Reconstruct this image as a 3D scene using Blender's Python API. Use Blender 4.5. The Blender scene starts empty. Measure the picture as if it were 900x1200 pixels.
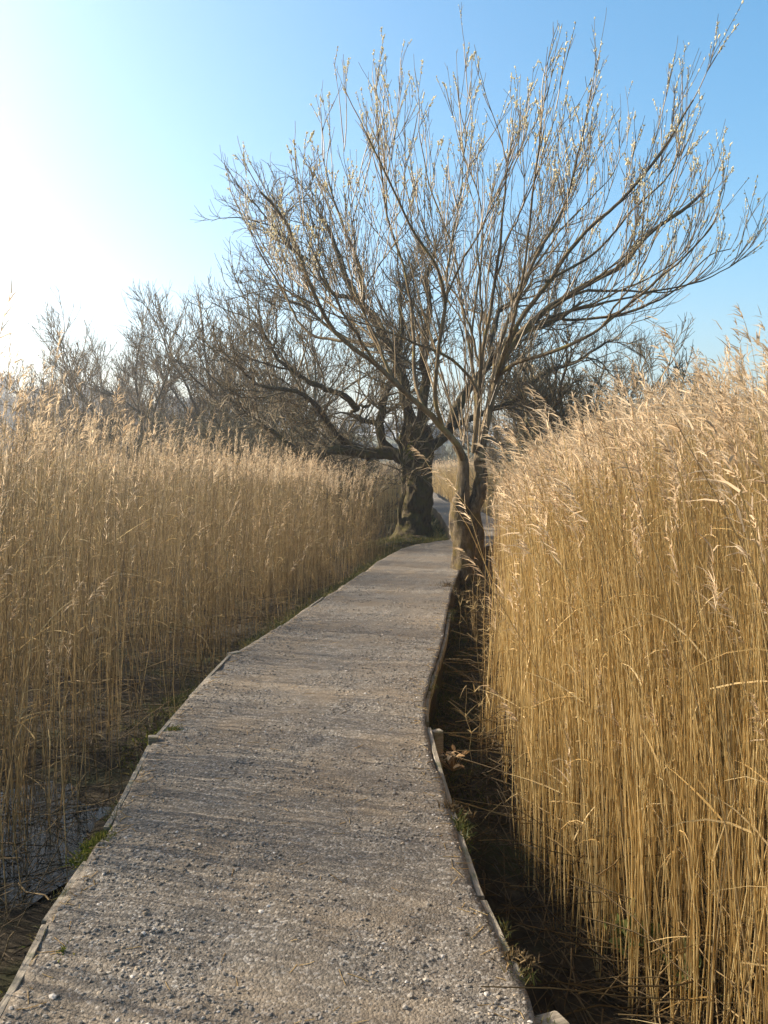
import bpy, math, random
import numpy as np
from mathutils import Vector, noise as mnoise

rng = np.random.default_rng(11)
random.seed(11)
C = bpy.context.scene.collection
PI = math.pi

# ------------------------------------------------------------------ camera model
FPX, HOR = 1000.0, 545.0            # focal length in photo pixels, horizon row
CAMZ = 1.6
TH = math.atan((600 - HOR) / FPX)
SUN_AZ, SUN_EL = -74.0, 27.0        # degrees clockwise from +Y, elevation

def at(x, y, depth):
    """point at forward distance `depth` seen at photo position x, y"""
    u, v = (x - 450) / FPX, (600 - y) / FPX
    d = np.array([u, math.cos(TH) + v * math.sin(TH), -math.sin(TH) + v * math.cos(TH)])
    return np.array([0, 0, CAMZ]) + d * (depth / d[1])

# ------------------------------------------------------------------ mesh helpers
def mesh_obj(name, verts, faces, mat, parent=None, attrs=None, smooth=True, mats=None, midx=None):
    """faces: list of int arrays (k,3) / (k,4)"""
    me = bpy.data.meshes.new(name)
    verts = np.asarray(verts, dtype=np.float32)
    faces = [np.asarray(f, dtype=np.int32) for f in faces if len(f)]
    me.vertices.add(len(verts)); me.vertices.foreach_set('co', verts.ravel())
    loops = np.concatenate([f.ravel() for f in faces])
    tot = np.concatenate([np.full(len(f), f.shape[1], dtype=np.int32) for f in faces])
    start = np.concatenate([[0], np.cumsum(tot)[:-1]]).astype(np.int32)
    me.loops.add(len(loops)); me.loops.foreach_set('vertex_index', loops)
    me.polygons.add(len(tot)); me.polygons.foreach_set('loop_start', start)
    me.polygons.foreach_set('use_smooth', np.full(len(tot), smooth))
    for k, a in (attrs or {}).items():
        at_ = me.attributes.new(k, 'FLOAT', 'POINT')
        at_.data.foreach_set('value', np.asarray(a, dtype=np.float32))
    for m in (mats or [mat]):
        me.materials.append(m)
    if midx is not None:
        me.polygons.foreach_set('material_index', np.asarray(midx, dtype=np.int32))
    me.update(calc_edges=True)
    o = bpy.data.objects.new(name, me)
    C.objects.link(o)
    if parent is not None:
        o.parent = parent
        o.matrix_parent_inverse.identity()
        o.location = -np.array(parent.location) if False else (0, 0, 0)
    return o

class Bag:
    """collects vertices, faces and a random value per vertex; becomes ONE mesh"""
    def __init__(s): s.v = []; s.q = []; s.t = []; s.r = []; s.n = 0
    def add(s, v, q=None, t=None, r=None):
        v = np.asarray(v, dtype=np.float64).reshape(-1, 3)
        if q is not None and len(q): s.q.append(np.asarray(q) + s.n)
        if t is not None and len(t): s.t.append(np.asarray(t) + s.n)
        s.v.append(v); s.r.append(np.zeros(len(v)) if r is None else np.asarray(r, dtype=np.float64)); s.n += len(v)
    def build(s, name, mat, parent=None, smooth=True, origin=None):
        v = np.concatenate(s.v)
        if origin is not None: v = v - np.asarray(origin)
        f = ([np.concatenate(s.q)] if s.q else []) + ([np.concatenate(s.t)] if s.t else [])
        return mesh_obj(name, v, f, mat, parent, {'rnd': np.concatenate(s.r)}, smooth)

def unit(a): return a / np.maximum(np.linalg.norm(a, axis=-1, keepdims=True), 1e-9)

def add_tubes(bag, P, R, sides, rnd=None):
    """P (n,m,3) centre lines, R (n,m) radii"""
    P = np.asarray(P, float); R = np.asarray(R, float)
    n, m, _ = P.shape
    T = unit(np.gradient(P, axis=1))
    T0 = unit(P[:, -1] - P[:, 0])
    ref = np.where(np.abs(T0[:, 2:3]) > 0.8, np.array([[1.0, 0.13, 0]]), np.array([[0, 0.11, 1.0]]))
    A = unit(np.cross(T, ref[:, None, :])); B = np.cross(T, A)
    ang = np.arange(sides) * 2 * PI / sides
    V = P[:, :, None, :] + R[:, :, None, None] * (np.cos(ang)[None, None, :, None] * A[:, :, None, :] + np.sin(ang)[None, None, :, None] * B[:, :, None, :])
    idx = np.arange(n * m * sides).reshape(n, m, sides)
    nx = np.roll(idx, -1, axis=2)
    Q = np.stack([idx[:, :-1], nx[:, :-1], nx[:, 1:], idx[:, 1:]], axis=-1).reshape(-1, 4)
    r = np.repeat(rng.random(n) if rnd is None else rnd, m * sides)
    bag.add(V.reshape(-1, 3), q=Q, r=r)

def add_ribbons(bag, P0, D, L, W, droop, side, nseg, rnd, dr_dir=None):
    """tapering curved blades: start, direction, length, width, droop (bend downward as share of length)"""
    n = len(P0)
    t = np.linspace(0, 1, nseg + 1)
    G = np.array([0, 0, -1.0]) if dr_dir is None else dr_dir
    if G.ndim == 1: G = np.broadcast_to(G, (n, 3))
    c = P0[:, None] + D[:, None] * (L[:, None, None] * t[None, :, None]) + G[:, None] * ((droop * L)[:, None, None] * (t ** 2)[None, :, None])
    w = np.minimum(1, (1 - t) * 1.6)[None, :, None] * (W[:, None, None] * 0.5)
    S = unit(side)[:, None]
    V = np.stack([c - S * w, c + S * w], axis=2)     # n, nseg+1, 2, 3
    V[:, -1, 1] = V[:, -1, 0]
    idx = np.arange(n * (nseg + 1) * 2).reshape(n, nseg + 1, 2)
    Q = np.stack([idx[:, :-1, 0], idx[:, :-1, 1], idx[:, 1:, 1], idx[:, 1:, 0]], axis=-1)
    q = Q[:, :-1].reshape(-1, 4); tr = Q[:, -1][:, [0, 1, 3]].reshape(-1, 3)
    bag.add(V.reshape(-1, 3), q=q, t=tr, r=np.repeat(rnd, (nseg + 1) * 2))

def tag(o, label=None, cat=None, group=None, kind=None):
    if label: o['label'] = label
    if cat: o['category'] = cat
    if group: o['group'] = group
    if kind: o['kind'] = kind
    return o

def empty(name, loc, label, cat, group=None):
    o = bpy.data.objects.new(name, None)
    o.empty_display_size = 0.2
    C.objects.link(o); o.location = tuple(float(c) for c in loc)
    return tag(o, label, cat, group)

def copy_thing(src, loc, rotz, scale, label, group=None):
    c = src.copy(); C.objects.link(c)
    c.location = tuple(float(v) for v in loc); c.rotation_euler = (0, 0, rotz); c.scale = scale
    c['label'] = label
    if group: c['group'] = group
    for ch in src.children:
        d = ch.copy(); C.objects.link(d); d.parent = c
    return c

# ------------------------------------------------------------------ materials
def new_mat(name):
    m = bpy.data.materials.new(name); m.use_nodes = True
    nt = m.node_tree; nt.nodes.clear()
    out = nt.nodes.new('ShaderNodeOutputMaterial')
    return m, nt, out

def N(nt, t, **kw):
    n = nt.nodes.new('ShaderNode' + t)
    for k, v in kw.items(): setattr(n, k, v)
    return n

def ramp(nt, fac, stops):
    r = N(nt, 'ValToRGB'); el = r.color_ramp.elements
    while len(el) < len(stops): el.new(0.5)
    for e, (p, c) in zip(el, stops):
        e.position = p; e.color = (*c, 1)
    nt.links.new(fac, r.inputs[0]); return r.outputs[0]

def noise_tex(nt, scale, detail=4, rough=0.6, vec=None, dist=0.0):
    n = N(nt, 'TexNoise'); n.inputs['Scale'].default_value = scale
    n.inputs['Detail'].default_value = detail; n.inputs['Roughness'].default_value = rough
    n.inputs['Distortion'].default_value = dist
    if vec is not None: nt.links.new(vec, n.inputs['Vector'])
    return n.outputs['Fac']

def mixc(nt, fac, a, b, mode='MIX'):
    m = N(nt, 'Mix', data_type='RGBA', blend_type=mode)
    for s, i in ((fac, 0), (a, 6), (b, 7)):
        if hasattr(s, 'is_output'): nt.links.new(s, m.inputs[i])
        elif i == 0: m.inputs[0].default_value = s
        else: m.inputs[i].default_value = (*s, 1)
    return m.outputs[2]

def coords(nt, kind='Object'):
    return N(nt, 'TexCoord').outputs[kind]

def blade_mat(name, stops, translucent=0.3, rough=0.5, spec=0.35, scale=6.0, amt=0.35):
    """dry stems, blades and plumes: one colour per stem, slightly mottled, some light passes through"""
    m, nt, out = new_mat(name)
    a = N(nt, 'Attribute', attribute_name='rnd')
    col = ramp(nt, a.outputs['Fac'], stops)
    nz = noise_tex(nt, scale, 3, 0.6, coords(nt))
    col = mixc(nt, 1.0, col, ramp(nt, nz, [(0.3, (1 - amt,) * 3), (0.7, (1.0,) * 3)]), 'MULTIPLY')
    p = N(nt, 'BsdfPrincipled'); p.inputs['Roughness'].default_value = rough
    p.inputs['Specular IOR Level'].default_value = spec
    nt.links.new(col, p.inputs['Base Color'])
    if translucent > 0:
        tr = N(nt, 'BsdfTranslucent'); nt.links.new(col, tr.inputs['Color'])
        mx = N(nt, 'MixShader'); mx.inputs[0].default_value = translucent
        nt.links.new(p.outputs[0], mx.inputs[1]); nt.links.new(tr.outputs[0], mx.inputs[2])
        nt.links.new(mx.outputs[0], out.inputs[0])
    else:
        nt.links.new(p.outputs[0], out.inputs[0])
    return m

def bark_mat(name, dark, light, moss, moss_lo=0.5, moss_hi=0.62, scale=9.0, bump=0.5):
    m, nt, out = new_mat(name)
    co = coords(nt)
    mp = N(nt, 'Mapping'); mp.inputs['Scale'].default_value = (1, 1, 0.35); nt.links.new(co, mp.inputs[0])
    n1 = noise_tex(nt, scale, 6, 0.7, mp.outputs[0], 0.6)
    col = ramp(nt, n1, [(0.36, dark), (0.62, light)])
    n2 = noise_tex(nt, scale * 0.33, 5, 0.65, co)
    col = mixc(nt, ramp(nt, n2, [(moss_lo, (0, 0, 0)), (moss_hi, (1, 1, 1))]), col, moss)
    p = N(nt, 'BsdfPrincipled'); p.inputs['Roughness'].default_value = 0.9
    p.inputs['Specular IOR Level'].default_value = 0.15
    nt.links.new(col, p.inputs['Base Color'])
    b = N(nt, 'Bump'); b.inputs['Strength'].default_value = bump; b.inputs['Distance'].default_value = 0.03
    nt.links.new(noise_tex(nt, scale * 2.2, 6, 0.75, mp.outputs[0], 0.8), b.inputs['Height'])
    nt.links.new(b.outputs[0], p.inputs['Normal'])
    nt.links.new(p.outputs[0], out.inputs[0])
    return m

M = {}
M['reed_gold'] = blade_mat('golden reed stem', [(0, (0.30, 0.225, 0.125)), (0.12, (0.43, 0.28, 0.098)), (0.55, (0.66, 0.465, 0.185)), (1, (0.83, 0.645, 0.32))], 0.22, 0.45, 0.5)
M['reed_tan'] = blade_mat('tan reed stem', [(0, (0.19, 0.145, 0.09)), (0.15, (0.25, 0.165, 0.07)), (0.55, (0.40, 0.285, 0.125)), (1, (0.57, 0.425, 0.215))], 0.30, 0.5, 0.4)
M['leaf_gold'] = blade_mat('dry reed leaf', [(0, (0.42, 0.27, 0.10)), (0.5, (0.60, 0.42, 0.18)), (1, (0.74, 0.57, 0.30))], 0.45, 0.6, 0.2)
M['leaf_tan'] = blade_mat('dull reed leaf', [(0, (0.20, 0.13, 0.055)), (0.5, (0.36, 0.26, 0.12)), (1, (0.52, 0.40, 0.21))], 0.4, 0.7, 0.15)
M['plume'] = blade_mat('reed plume', [(0, (0.38, 0.26, 0.15)), (0.5, (0.57, 0.43, 0.27)), (1, (0.76, 0.61, 0.42))], 0.5, 0.8, 0.1)
M['litter'] = blade_mat('dead reed litter', [(0, (0.045, 0.03, 0.014)), (0.6, (0.12, 0.08, 0.035)), (1, (0.32, 0.22, 0.10))], 0.1, 0.7, 0.2)
M['grass'] = blade_mat('verge grass', [(0, (0.035, 0.05, 0.012)), (0.5, (0.09, 0.10, 0.025)), (1, (0.24, 0.18, 0.065))], 0.35, 0.6, 0.2)
M['moss'] = blade_mat('bright moss', [(0, (0.05, 0.07, 0.01)), (0.6, (0.13, 0.15, 0.02)), (1, (0.26, 0.22, 0.05))], 0.35, 0.7, 0.1)
M['russet'] = blade_mat('russet weed stem', [(0, (0.20, 0.10, 0.045)), (0.5, (0.33, 0.18, 0.08)), (1, (0.46, 0.28, 0.13))], 0.2, 0.6, 0.2)
M['plant'] = blade_mat('pale marsh leaf', [(0, (0.09, 0.13, 0.03)), (1, (0.26, 0.28, 0.10))], 0.35, 0.5, 0.3)
M['dead_leaf'] = blade_mat('curled dead leaf', [(0, (0.34, 0.19, 0.08)), (1, (0.62, 0.44, 0.24))], 0.3, 0.7, 0.2, 40)
M['twig_willow'] = blade_mat('willow twig', [(0, (0.11, 0.075, 0.04)), (0.5, (0.21, 0.145, 0.07)), (1, (0.33, 0.24, 0.125))], 0, 0.5, 0.4, 3)
M['twig_old'] = blade_mat('old tree twig', [(0, (0.075, 0.055, 0.03)), (0.5, (0.14, 0.105, 0.055)), (1, (0.23, 0.175, 0.09))], 0, 0.7, 0.25, 3)
M['twig_scrub'] = blade_mat('scrub twig', [(0, (0.045, 0.042, 0.02)), (0.5, (0.10, 0.085, 0.042)), (1, (0.18, 0.14, 0.07))], 0, 0.7, 0.2, 3)
M['twig_far'] = blade_mat('far tree twig', [(0, (0.09, 0.066, 0.034)), (0.5, (0.16, 0.115, 0.058)), (1, (0.26, 0.19, 0.095))], 0, 0.7, 0.2, 3)
M['catkin'] = blade_mat('willow catkin', [(0, (0.64, 0.56, 0.34)), (0.5, (0.78, 0.71, 0.50)), (1, (0.88, 0.84, 0.68))], 0.55, 0.8, 0.1, 30, 0.15)
M['wood_far'] = blade_mat('far woodland', [(0, (0.025, 0.035, 0.018)), (0.5, (0.05, 0.058, 0.03)), (1, (0.09, 0.085, 0.045))], 0, 0.8, 0.1, 0.2)
M['bark_willow'] = bark_mat('willow bark', (0.03, 0.022, 0.014), (0.16, 0.12, 0.072), (0.085, 0.062, 0.02), 0.48, 0.64, 15, 1.0)
M['bark_limb'] = bark_mat('willow limb bark', (0.06, 0.044, 0.026), (0.17, 0.127, 0.072), (0.15, 0.12, 0.042), 0.52, 0.66)
M['bark_old'] = bark_mat('old mossy bark', (0.026, 0.02, 0.012), (0.095, 0.072, 0.042), (0.075, 0.064, 0.022), 0.45, 0.62, 13, 1.0)
M['bark_far'] = bark_mat('far tree bark', (0.05, 0.042, 0.028), (0.12, 0.10, 0.07), (0.09, 0.09, 0.04))

def gravel_ground():
    m, nt, out = new_mat('gravel path surface')
    co = coords(nt)
    v = N(nt, 'TexVoronoi'); v.inputs['Scale'].default_value = 95; nt.links.new(co, v.inputs['Vector'])
    v2 = N(nt, 'TexVoronoi'); v2.inputs['Scale'].default_value = 260; nt.links.new(co, v2.inputs['Vector'])
    sep = N(nt, 'SeparateColor'); nt.links.new(v.outputs['Color'], sep.inputs[0])
    col = ramp(nt, sep.outputs[0], [(0, (0.102, 0.087, 0.069)), (0.35, (0.138, 0.119, 0.095)), (0.8, (0.185, 0.159, 0.127)), (1, (0.30, 0.275, 0.24))])
    big = noise_tex(nt, 1.6, 5, 0.6, co)
    col = mixc(nt, ramp(nt, big, [(0.42, (0, 0, 0)), (0.66, (0.7,) * 3)]), col, (0.185, 0.14, 0.092))
    fine = noise_tex(nt, 60, 5, 0.75, co)
    col = mixc(nt, 1.0, col, ramp(nt, fine, [(0.3, (0.6,) * 3), (0.65, (1.1,) * 3)]), 'MULTIPLY')
    p = N(nt, 'BsdfPrincipled'); p.inputs['Roughness'].default_value = 0.92; p.inputs['Specular IOR Level'].default_value = 0.2
    nt.links.new(col, p.inputs['Base Color'])
    h = N(nt, 'Math', operation='ADD'); nt.links.new(v.outputs['Distance'], h.inputs[0])
    h2 = N(nt, 'Math', operation='MULTIPLY'); nt.links.new(v2.outputs['Distance'], h2.inputs[0]); h2.inputs[1].default_value = 0.5
    nt.links.new(h2.outputs[0], h.inputs[1])
    b = N(nt, 'Bump'); b.inputs['Strength'].default_value = 0.55; b.inputs['Distance'].default_value = 0.008; b.invert = True
    nt.links.new(h.outputs[0], b.inputs['Height']); nt.links.new(b.outputs[0], p.inputs['Normal'])
    nt.links.new(p.outputs[0], out.inputs[0])
    return m
M['gravel'] = gravel_ground()

def stone_mat():
    m, nt, out = new_mat('loose stone chips')
    a = N(nt, 'Attribute', attribute_name='rnd')
    col = ramp(nt, a.outputs['Fac'], [(0, (0.10, 0.088, 0.072)), (0.4, (0.17, 0.15, 0.125)), (0.75, (0.24, 0.215, 0.185)), (0.93, (0.29, 0.23, 0.16)), (1, (0.46, 0.43, 0.39))])
    p = N(nt, 'BsdfPrincipled'); p.inputs['Roughness'].default_value = 0.95; p.inputs['Specular IOR Level'].default_value = 0.1
    nt.links.new(col, p.inputs['Base Color']); nt.links.new(p.outputs[0], out.inputs[0])
    return m
M['stone'] = stone_mat()

def marsh_mat():
    m, nt, out = new_mat('marsh ground')
    co = coords(nt)
    n1 = noise_tex(nt, 9, 8, 0.7, co)
    col = ramp(nt, n1, [(0.3, (0.016, 0.012, 0.008)), (0.55, (0.045, 0.033, 0.018)), (0.75, (0.10, 0.075, 0.04))])
    n2 = noise_tex(nt, 1.3, 6, 0.65, co)
    col = mixc(nt, ramp(nt, n2, [(0.5, (0, 0, 0)), (0.66, (0.75,) * 3)]), col, (0.05, 0.055, 0.014))
    p = N(nt, 'BsdfPrincipled'); p.inputs['Roughness'].default_value = 0.8; p.inputs['Specular IOR Level'].default_value = .15
    nt.links.new(col, p.inputs['Base Color'])
    b = N(nt, 'Bump'); b.inputs['Strength'].default_value = 0.8; b.inputs['Distance'].default_value = 0.04
    nt.links.new(noise_tex(nt, 26, 8, 0.75, co), b.inputs['Height']); nt.links.new(b.outputs[0], p.inputs['Normal'])
    nt.links.new(p.outputs[0], out.inputs[0])
    return m
M['marsh'] = marsh_mat()

def board_mat(sc3):
    m, nt, out = new_mat('weathered board')
    co = coords(nt)
    mp = N(nt, 'Mapping'); mp.inputs['Scale'].default_value = sc3; nt.links.new(co, mp.inputs[0])
    col = ramp(nt, noise_tex(nt, 1.5, 6, 0.7, mp.outputs[0], 0.4), [(0.3, (0.10, 0.08, 0.055)), (0.55, (0.24, 0.20, 0.145)), (0.8, (0.38, 0.33, 0.25))])
    col = mixc(nt, ramp(nt, noise_tex(nt, 7, 5, 0.6, co), [(0.52, (0, 0, 0)), (0.68, (0.8,) * 3)]), col, (0.08, 0.085, 0.025))
    p = N(nt, 'BsdfPrincipled'); p.inputs['Roughness'].default_value = 0.85
    nt.links.new(col, p.inputs['Base Color'])
    b = N(nt, 'Bump'); b.inputs['Strength'].default_value = 0.6; b.inputs['Distance'].default_value = 0.01
    nt.links.new(noise_tex(nt, 1.5, 6, 0.75, mp.outputs[0], 0.4), b.inputs['Height']); nt.links.new(b.outputs[0], p.inputs['Normal'])
    nt.links.new(p.outputs[0], out.inputs[0])
    return m
M['board'] = board_mat((2, 60, 60)); M['board_y'] = board_mat((60, 2, 60))

def water_mat():
    m, nt, out = new_mat('marsh water')
    p = N(nt, 'BsdfPrincipled'); p.inputs['Roughness'].default_value = 0.04
    p.inputs['Base Color'].default_value = (0.012, 0.012, 0.009, 1); p.inputs['IOR'].default_value = 1.33
    p.inputs['Specular IOR Level'].default_value = 0.7
    b = N(nt, 'Bump'); b.inputs['Strength'].default_value = 0.25; b.inputs['Distance'].default_value = 0.01
    nt.links.new(noise_tex(nt, 14, 3, 0.5, coords(nt)), b.inputs['Height']); nt.links.new(b.outputs[0], p.inputs['Normal'])
    nt.links.new(p.outputs[0], out.inputs[0])
    return m
M['water'] = water_mat()

def hill_mat():
    m, nt, out = new_mat('far hillside')
    co = coords(nt)
    col = ramp(nt, noise_tex(nt, 0.06, 6, 0.6, co), [(0.35, (0.05, 0.06, 0.025)), (0.55, (0.10, 0.10, 0.045)), (0.7, (0.16, 0.135, 0.075))])
    p = N(nt, 'BsdfPrincipled'); p.inputs['Roughness'].default_value = 0.95
    nt.links.new(col, p.inputs['Base Color']); nt.links.new(p.outputs[0], out.inputs[0])
    return m
M['hill'] = hill_mat()

# ------------------------------------------------------------------ path edges (metres; x as a function of distance y)
YL = [-5, 2.47, 2.93, 3.94, 4.86, 5.8, 7.05, 8.4, 10.3, 12.6, 15.2, 16.5, 17.4, 18.5, 21.3, 28, 34, 38, 42, 48, 56, 65, 80, 120]
XL = [-0.95, -1.11, -1.17, -1.23, -1.33, -1.33, -1.28, -1.02, -.72, -.33, .10, .38, .85, 1.45, 1.64, 1.85, 1.9, 1.4, 1.25, 1.4, 1.4, .3, -3.5, -9.5]
YR = [-5, 2.54, 3.14, 4.5, 5.25, 5.8, 6.5, 8, 11, 15.2, 16.4, 18.5, 21.3, 28, 34, 38, 42, 48, 56, 65, 80, 120]
XR = [.6, .42, .336, .27, .247, .27, .36, .56, .87, 1.45, 1.9, 2.85, 3.15, 3.35, 3.1, 2.75, 2.7, 2.95, 3.0, 2.0, -1.9, -8]
def xl(y): return np.interp(y, YL, XL)
def xr(y): return np.interp(y, YR, XR)

WILLOW = np.array([1.27, 13.2]); OLD = np.array([0.76, 19.4])

def vnoise(x, y, s, seed=0.0):
    """cheap smooth value noise, vectorised"""
    x = np.asarray(x, float) * s + seed * 17.3; y = np.asarray(y, float) * s + seed * 9.1
    xi = np.floor(x); yi = np.floor(y); fx = x - xi; fy = y - yi
    fx = fx * fx * (3 - 2 * fx); fy = fy * fy * (3 - 2 * fy)
    def h(a, b):
        q = np.sin(a * 127.1 + b * 311.7) * 43758.5453
        return q - np.floor(q)
    return (h(xi, yi) * (1 - fx) + h(xi + 1, yi) * fx) * (1 - fy) + (h(xi, yi + 1) * (1 - fx) + h(xi + 1, yi + 1) * fx) * fy

def ground_z(x, y):
    x = np.asarray(x, float); y = np.asarray(y, float)
    z = -0.33 + 0.10 * (vnoise(x, y, 1.1) - 0.5) + 0.07 * (vnoise(x, y, 3.3, 2) - 0.5) + 0.03 * (vnoise(x, y, 9, 3) - 0.5)
    z = z + 0.34 * np.exp(-(((x - OLD[0] + .1) / 1.0) ** 2 + ((y - OLD[1] + .4) / 1.7) ** 2))
    z = z + 0.16 * np.exp(-(((x - WILLOW[0] - .1) / 0.5) ** 2 + ((y - WILLOW[1]) / 0.6) ** 2))
    z = z - 0.12 * np.exp(-(((x + 1.95) / 0.6) ** 2 + ((y - 4.2) / 0.9) ** 2))
    inside = np.minimum(x - xl(y), xr(y) - x)            # > 0 under the path
    w = np.clip((inside + 0.12) / 0.1, 0, 1)
    return z * (1 - w) + np.minimum(z, -0.22) * w

# ------------------------------------------------------------------ ground: one sheet to the horizon
def spaced(lo, hi, fine_lo, fine_hi, step, far):
    mid = np.arange(fine_lo, fine_hi + 1e-6, step)
    g = [fine_hi]; s = step
    while g[-1] < hi: s *= 1.25; g.append(g[-1] + s)
    l = [fine_lo]; s = step
    while l[-1] > lo: s *= 1.25; l.append(l[-1] - s)
    return np.array(l[:0:-1] + list(mid) + g[1:])
gx = spaced(-900, 900, -5, 5, 0.09, 0); gy = spaced(-60, 1500, 0, 22, 0.11, 0)
GX, GY = np.meshgrid(gx, gy)
GZ = ground_z(GX, GY)
idx = np.arange(GX.size).reshape(GX.shape)
Q = np.stack([idx[:-1, :-1], idx[:-1, 1:], idx[1:, 1:], idx[1:, :-1]], -1).reshape(-1, 4)
tag(mesh_obj('ground', np.stack([GX, GY, GZ], -1).reshape(-1, 3), [Q], M['marsh']), kind='structure')

# water lying between the reeds on the left
wb = Bag(); k = 40
ang = np.linspace(0, 2 * PI, k, endpoint=False)
rad = 1 + 0.18 * np.sin(3 * ang + 1) + 0.1 * np.sin(5 * ang)
ring = np.stack([-1.95 + 0.52 * rad * np.cos(ang), 4.2 + 1.0 * rad * np.sin(ang), np.full(k, -0.368)], -1)
wb.add(np.vstack([ring, [[-1.95, 4.2, -0.368]]]), t=[[i, (i + 1) % k, k] for i in range(k)])
tag(wb.build('water', M['water']), kind='structure')

# ------------------------------------------------------------------ path: a raised gravel strip with solid sides
def make_path():
    ys = [-5.0]
    while ys[-1] < 118: ys.append(ys[-1] + (0.035 if ys[-1] > 1.8 and ys[-1] < 9 else 0.12 if ys[-1] < 20 else 0.6))
    ys = np.array(ys); nc = 44
    t = np.linspace(0, 1, nc)
    wob = 0.016 * (vnoise(ys, ys * 0 + 3, 2.3) - .5) + 0.012 * (vnoise(ys, ys * 0 + 8, 8) - .5)
    wob2 = 0.018 * (vnoise(ys, ys * 0 + 13, 1.9) - .5) + 0.012 * (vnoise(ys, ys * 0 + 18, 7) - .5)
    L = xl(ys) - .012 + wob; R = xr(ys) + .012 + wob2
    X = L[:, None] + (R - L)[:, None] * t[None]
    Y = np.repeat(ys[:, None], nc, 1)
    Z = 0.030 * (vnoise(X, Y, 0.8, 5) - .5) + 0.016 * (vnoise(X, Y, 3.1, 6) - .5) + 0.012 * (vnoise(X, Y, 11, 7) - .5) + 0.008 * (vnoise(X, Y, 31, 8) - .5)
    Z += 0.016 * (vnoise(X * 0.25 + 0.4 * Y * 0.25, Y, 3.2, 9) - .5)            # faint ruts across
    Z -= 0.004 * (np.abs(t[None] - .5) * 2) ** 4
    V = np.stack([X, Y, Z], -1)
    lo_l = V[:, :1].copy(); lo_l[..., 2] = -0.5; lo_r = V[:, -1:].copy(); lo_r[..., 2] = -0.5
    V = np.concatenate([lo_l, V, lo_r], 1); m = nc + 2
    idx = np.arange(len(ys) * m).reshape(len(ys), m)
    Q = np.stack([idx[:-1, :-1], idx[:-1, 1:], idx[1:, 1:], idx[1:, :-1]], -1).reshape(-1, 4)
    mi = np.tile(np.r_[1, np.zeros(m - 3, int), 1], len(ys) - 1)
    tag(mesh_obj('path', V.reshape(-1, 3), [Q], None, mats=[M['gravel'], M['marsh']], midx=mi), kind='structure')
make_path()
def path_z(x, y):
    t = np.clip((x - xl(y)) / (xr(y) - xl(y)), 0, 1)
    return (0.030 * (vnoise(x, y, 0.8, 5) - .5) + 0.016 * (vnoise(x, y, 3.1, 6) - .5) + 0.012 * (vnoise(x, y, 11, 7) - .5) + 0.008 * (vnoise(x, y, 31, 8) - .5)
            + 0.016 * (vnoise(x * .25 + .4 * y * .25, y, 3.2, 9) - .5) - 0.004 * (np.abs(t - .5) * 2) ** 4)

# loose stone chips
PHI = (1 + 5 ** .5) / 2
ICO_V = unit(np.array([[-1, PHI, 0], [1, PHI, 0], [-1, -PHI, 0], [1, -PHI, 0], [0, -1, PHI], [0, 1, PHI], [0, -1, -PHI], [0, 1, -PHI], [PHI, 0, -1], [PHI, 0, 1], [-PHI, 0, -1], [-PHI, 0, 1]], float))
ICO_F = np.array([[0, 11, 5], [0, 5, 1], [0, 1, 7], [0, 7, 10], [0, 10, 11], [1, 5, 9], [5, 11, 4], [11, 10, 2], [10, 7, 6], [7, 1, 8], [3, 9, 4], [3, 4, 2], [3, 2, 6], [3, 6, 8], [3, 8, 9], [4, 9, 5], [2, 4, 11], [6, 2, 10], [8, 6, 7], [9, 8, 1]])
def scatter_blobs(bag, P, size, squash=(0.6, 1.0), rnd=None):
    n = len(P)
    sh = 1 + 0.35 * (rng.random((n, 12, 1)) - .5)
    V = ICO_V[None] * sh
    a = rng.random(n) * 2 * PI; ca, sa = np.cos(a), np.sin(a)
    V = V * np.stack([np.ones(n), rng.uniform(*squash, n), rng.uniform(.35, .75, n)], -1)[:, None]
    V = np.stack([V[..., 0] * ca[:, None] - V[..., 1] * sa[:, None], V[..., 0] * sa[:, None] + V[..., 1] * ca[:, None], V[..., 2]], -1)
    V = V * size[:, None, None] + P[:, None]
    F = (ICO_F[None] + (np.arange(n) * 12)[:, None, None]).reshape(-1, 3)
    bag.add(V.reshape(-1, 3), t=F, r=np.repeat(rng.random(n) if rnd is None else rnd, 12))
def make_stones():
    b = Bag()
    n = 44000
    y = 2.0 + 9.5 * rng.random(n) ** 1.5
    t = rng.random(n)
    x = xl(y) + (xr(y) - xl(y)) * t
    clump = vnoise(x, y, 4.5, 4) + 0.5 * np.abs(t - .5)
    keep = clump > 0.38 + 0.5 * rng.random(n)
    x, y = x[keep], y[keep]; n = len(x)
    s = 0.0028 + 0.0075 * rng.random(n) ** 3.5 + 0.005 * (rng.random(n) > .985)
    scatter_blobs(b, np.stack([x, y, path_z(x, y) + 0.1 * s], -1), s)
    tag(b.build('gravel', M['stone'], smooth=False), 'loose grey and buff stone chips lying on the path', 'gravel', kind='stuff')
make_stones()

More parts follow.
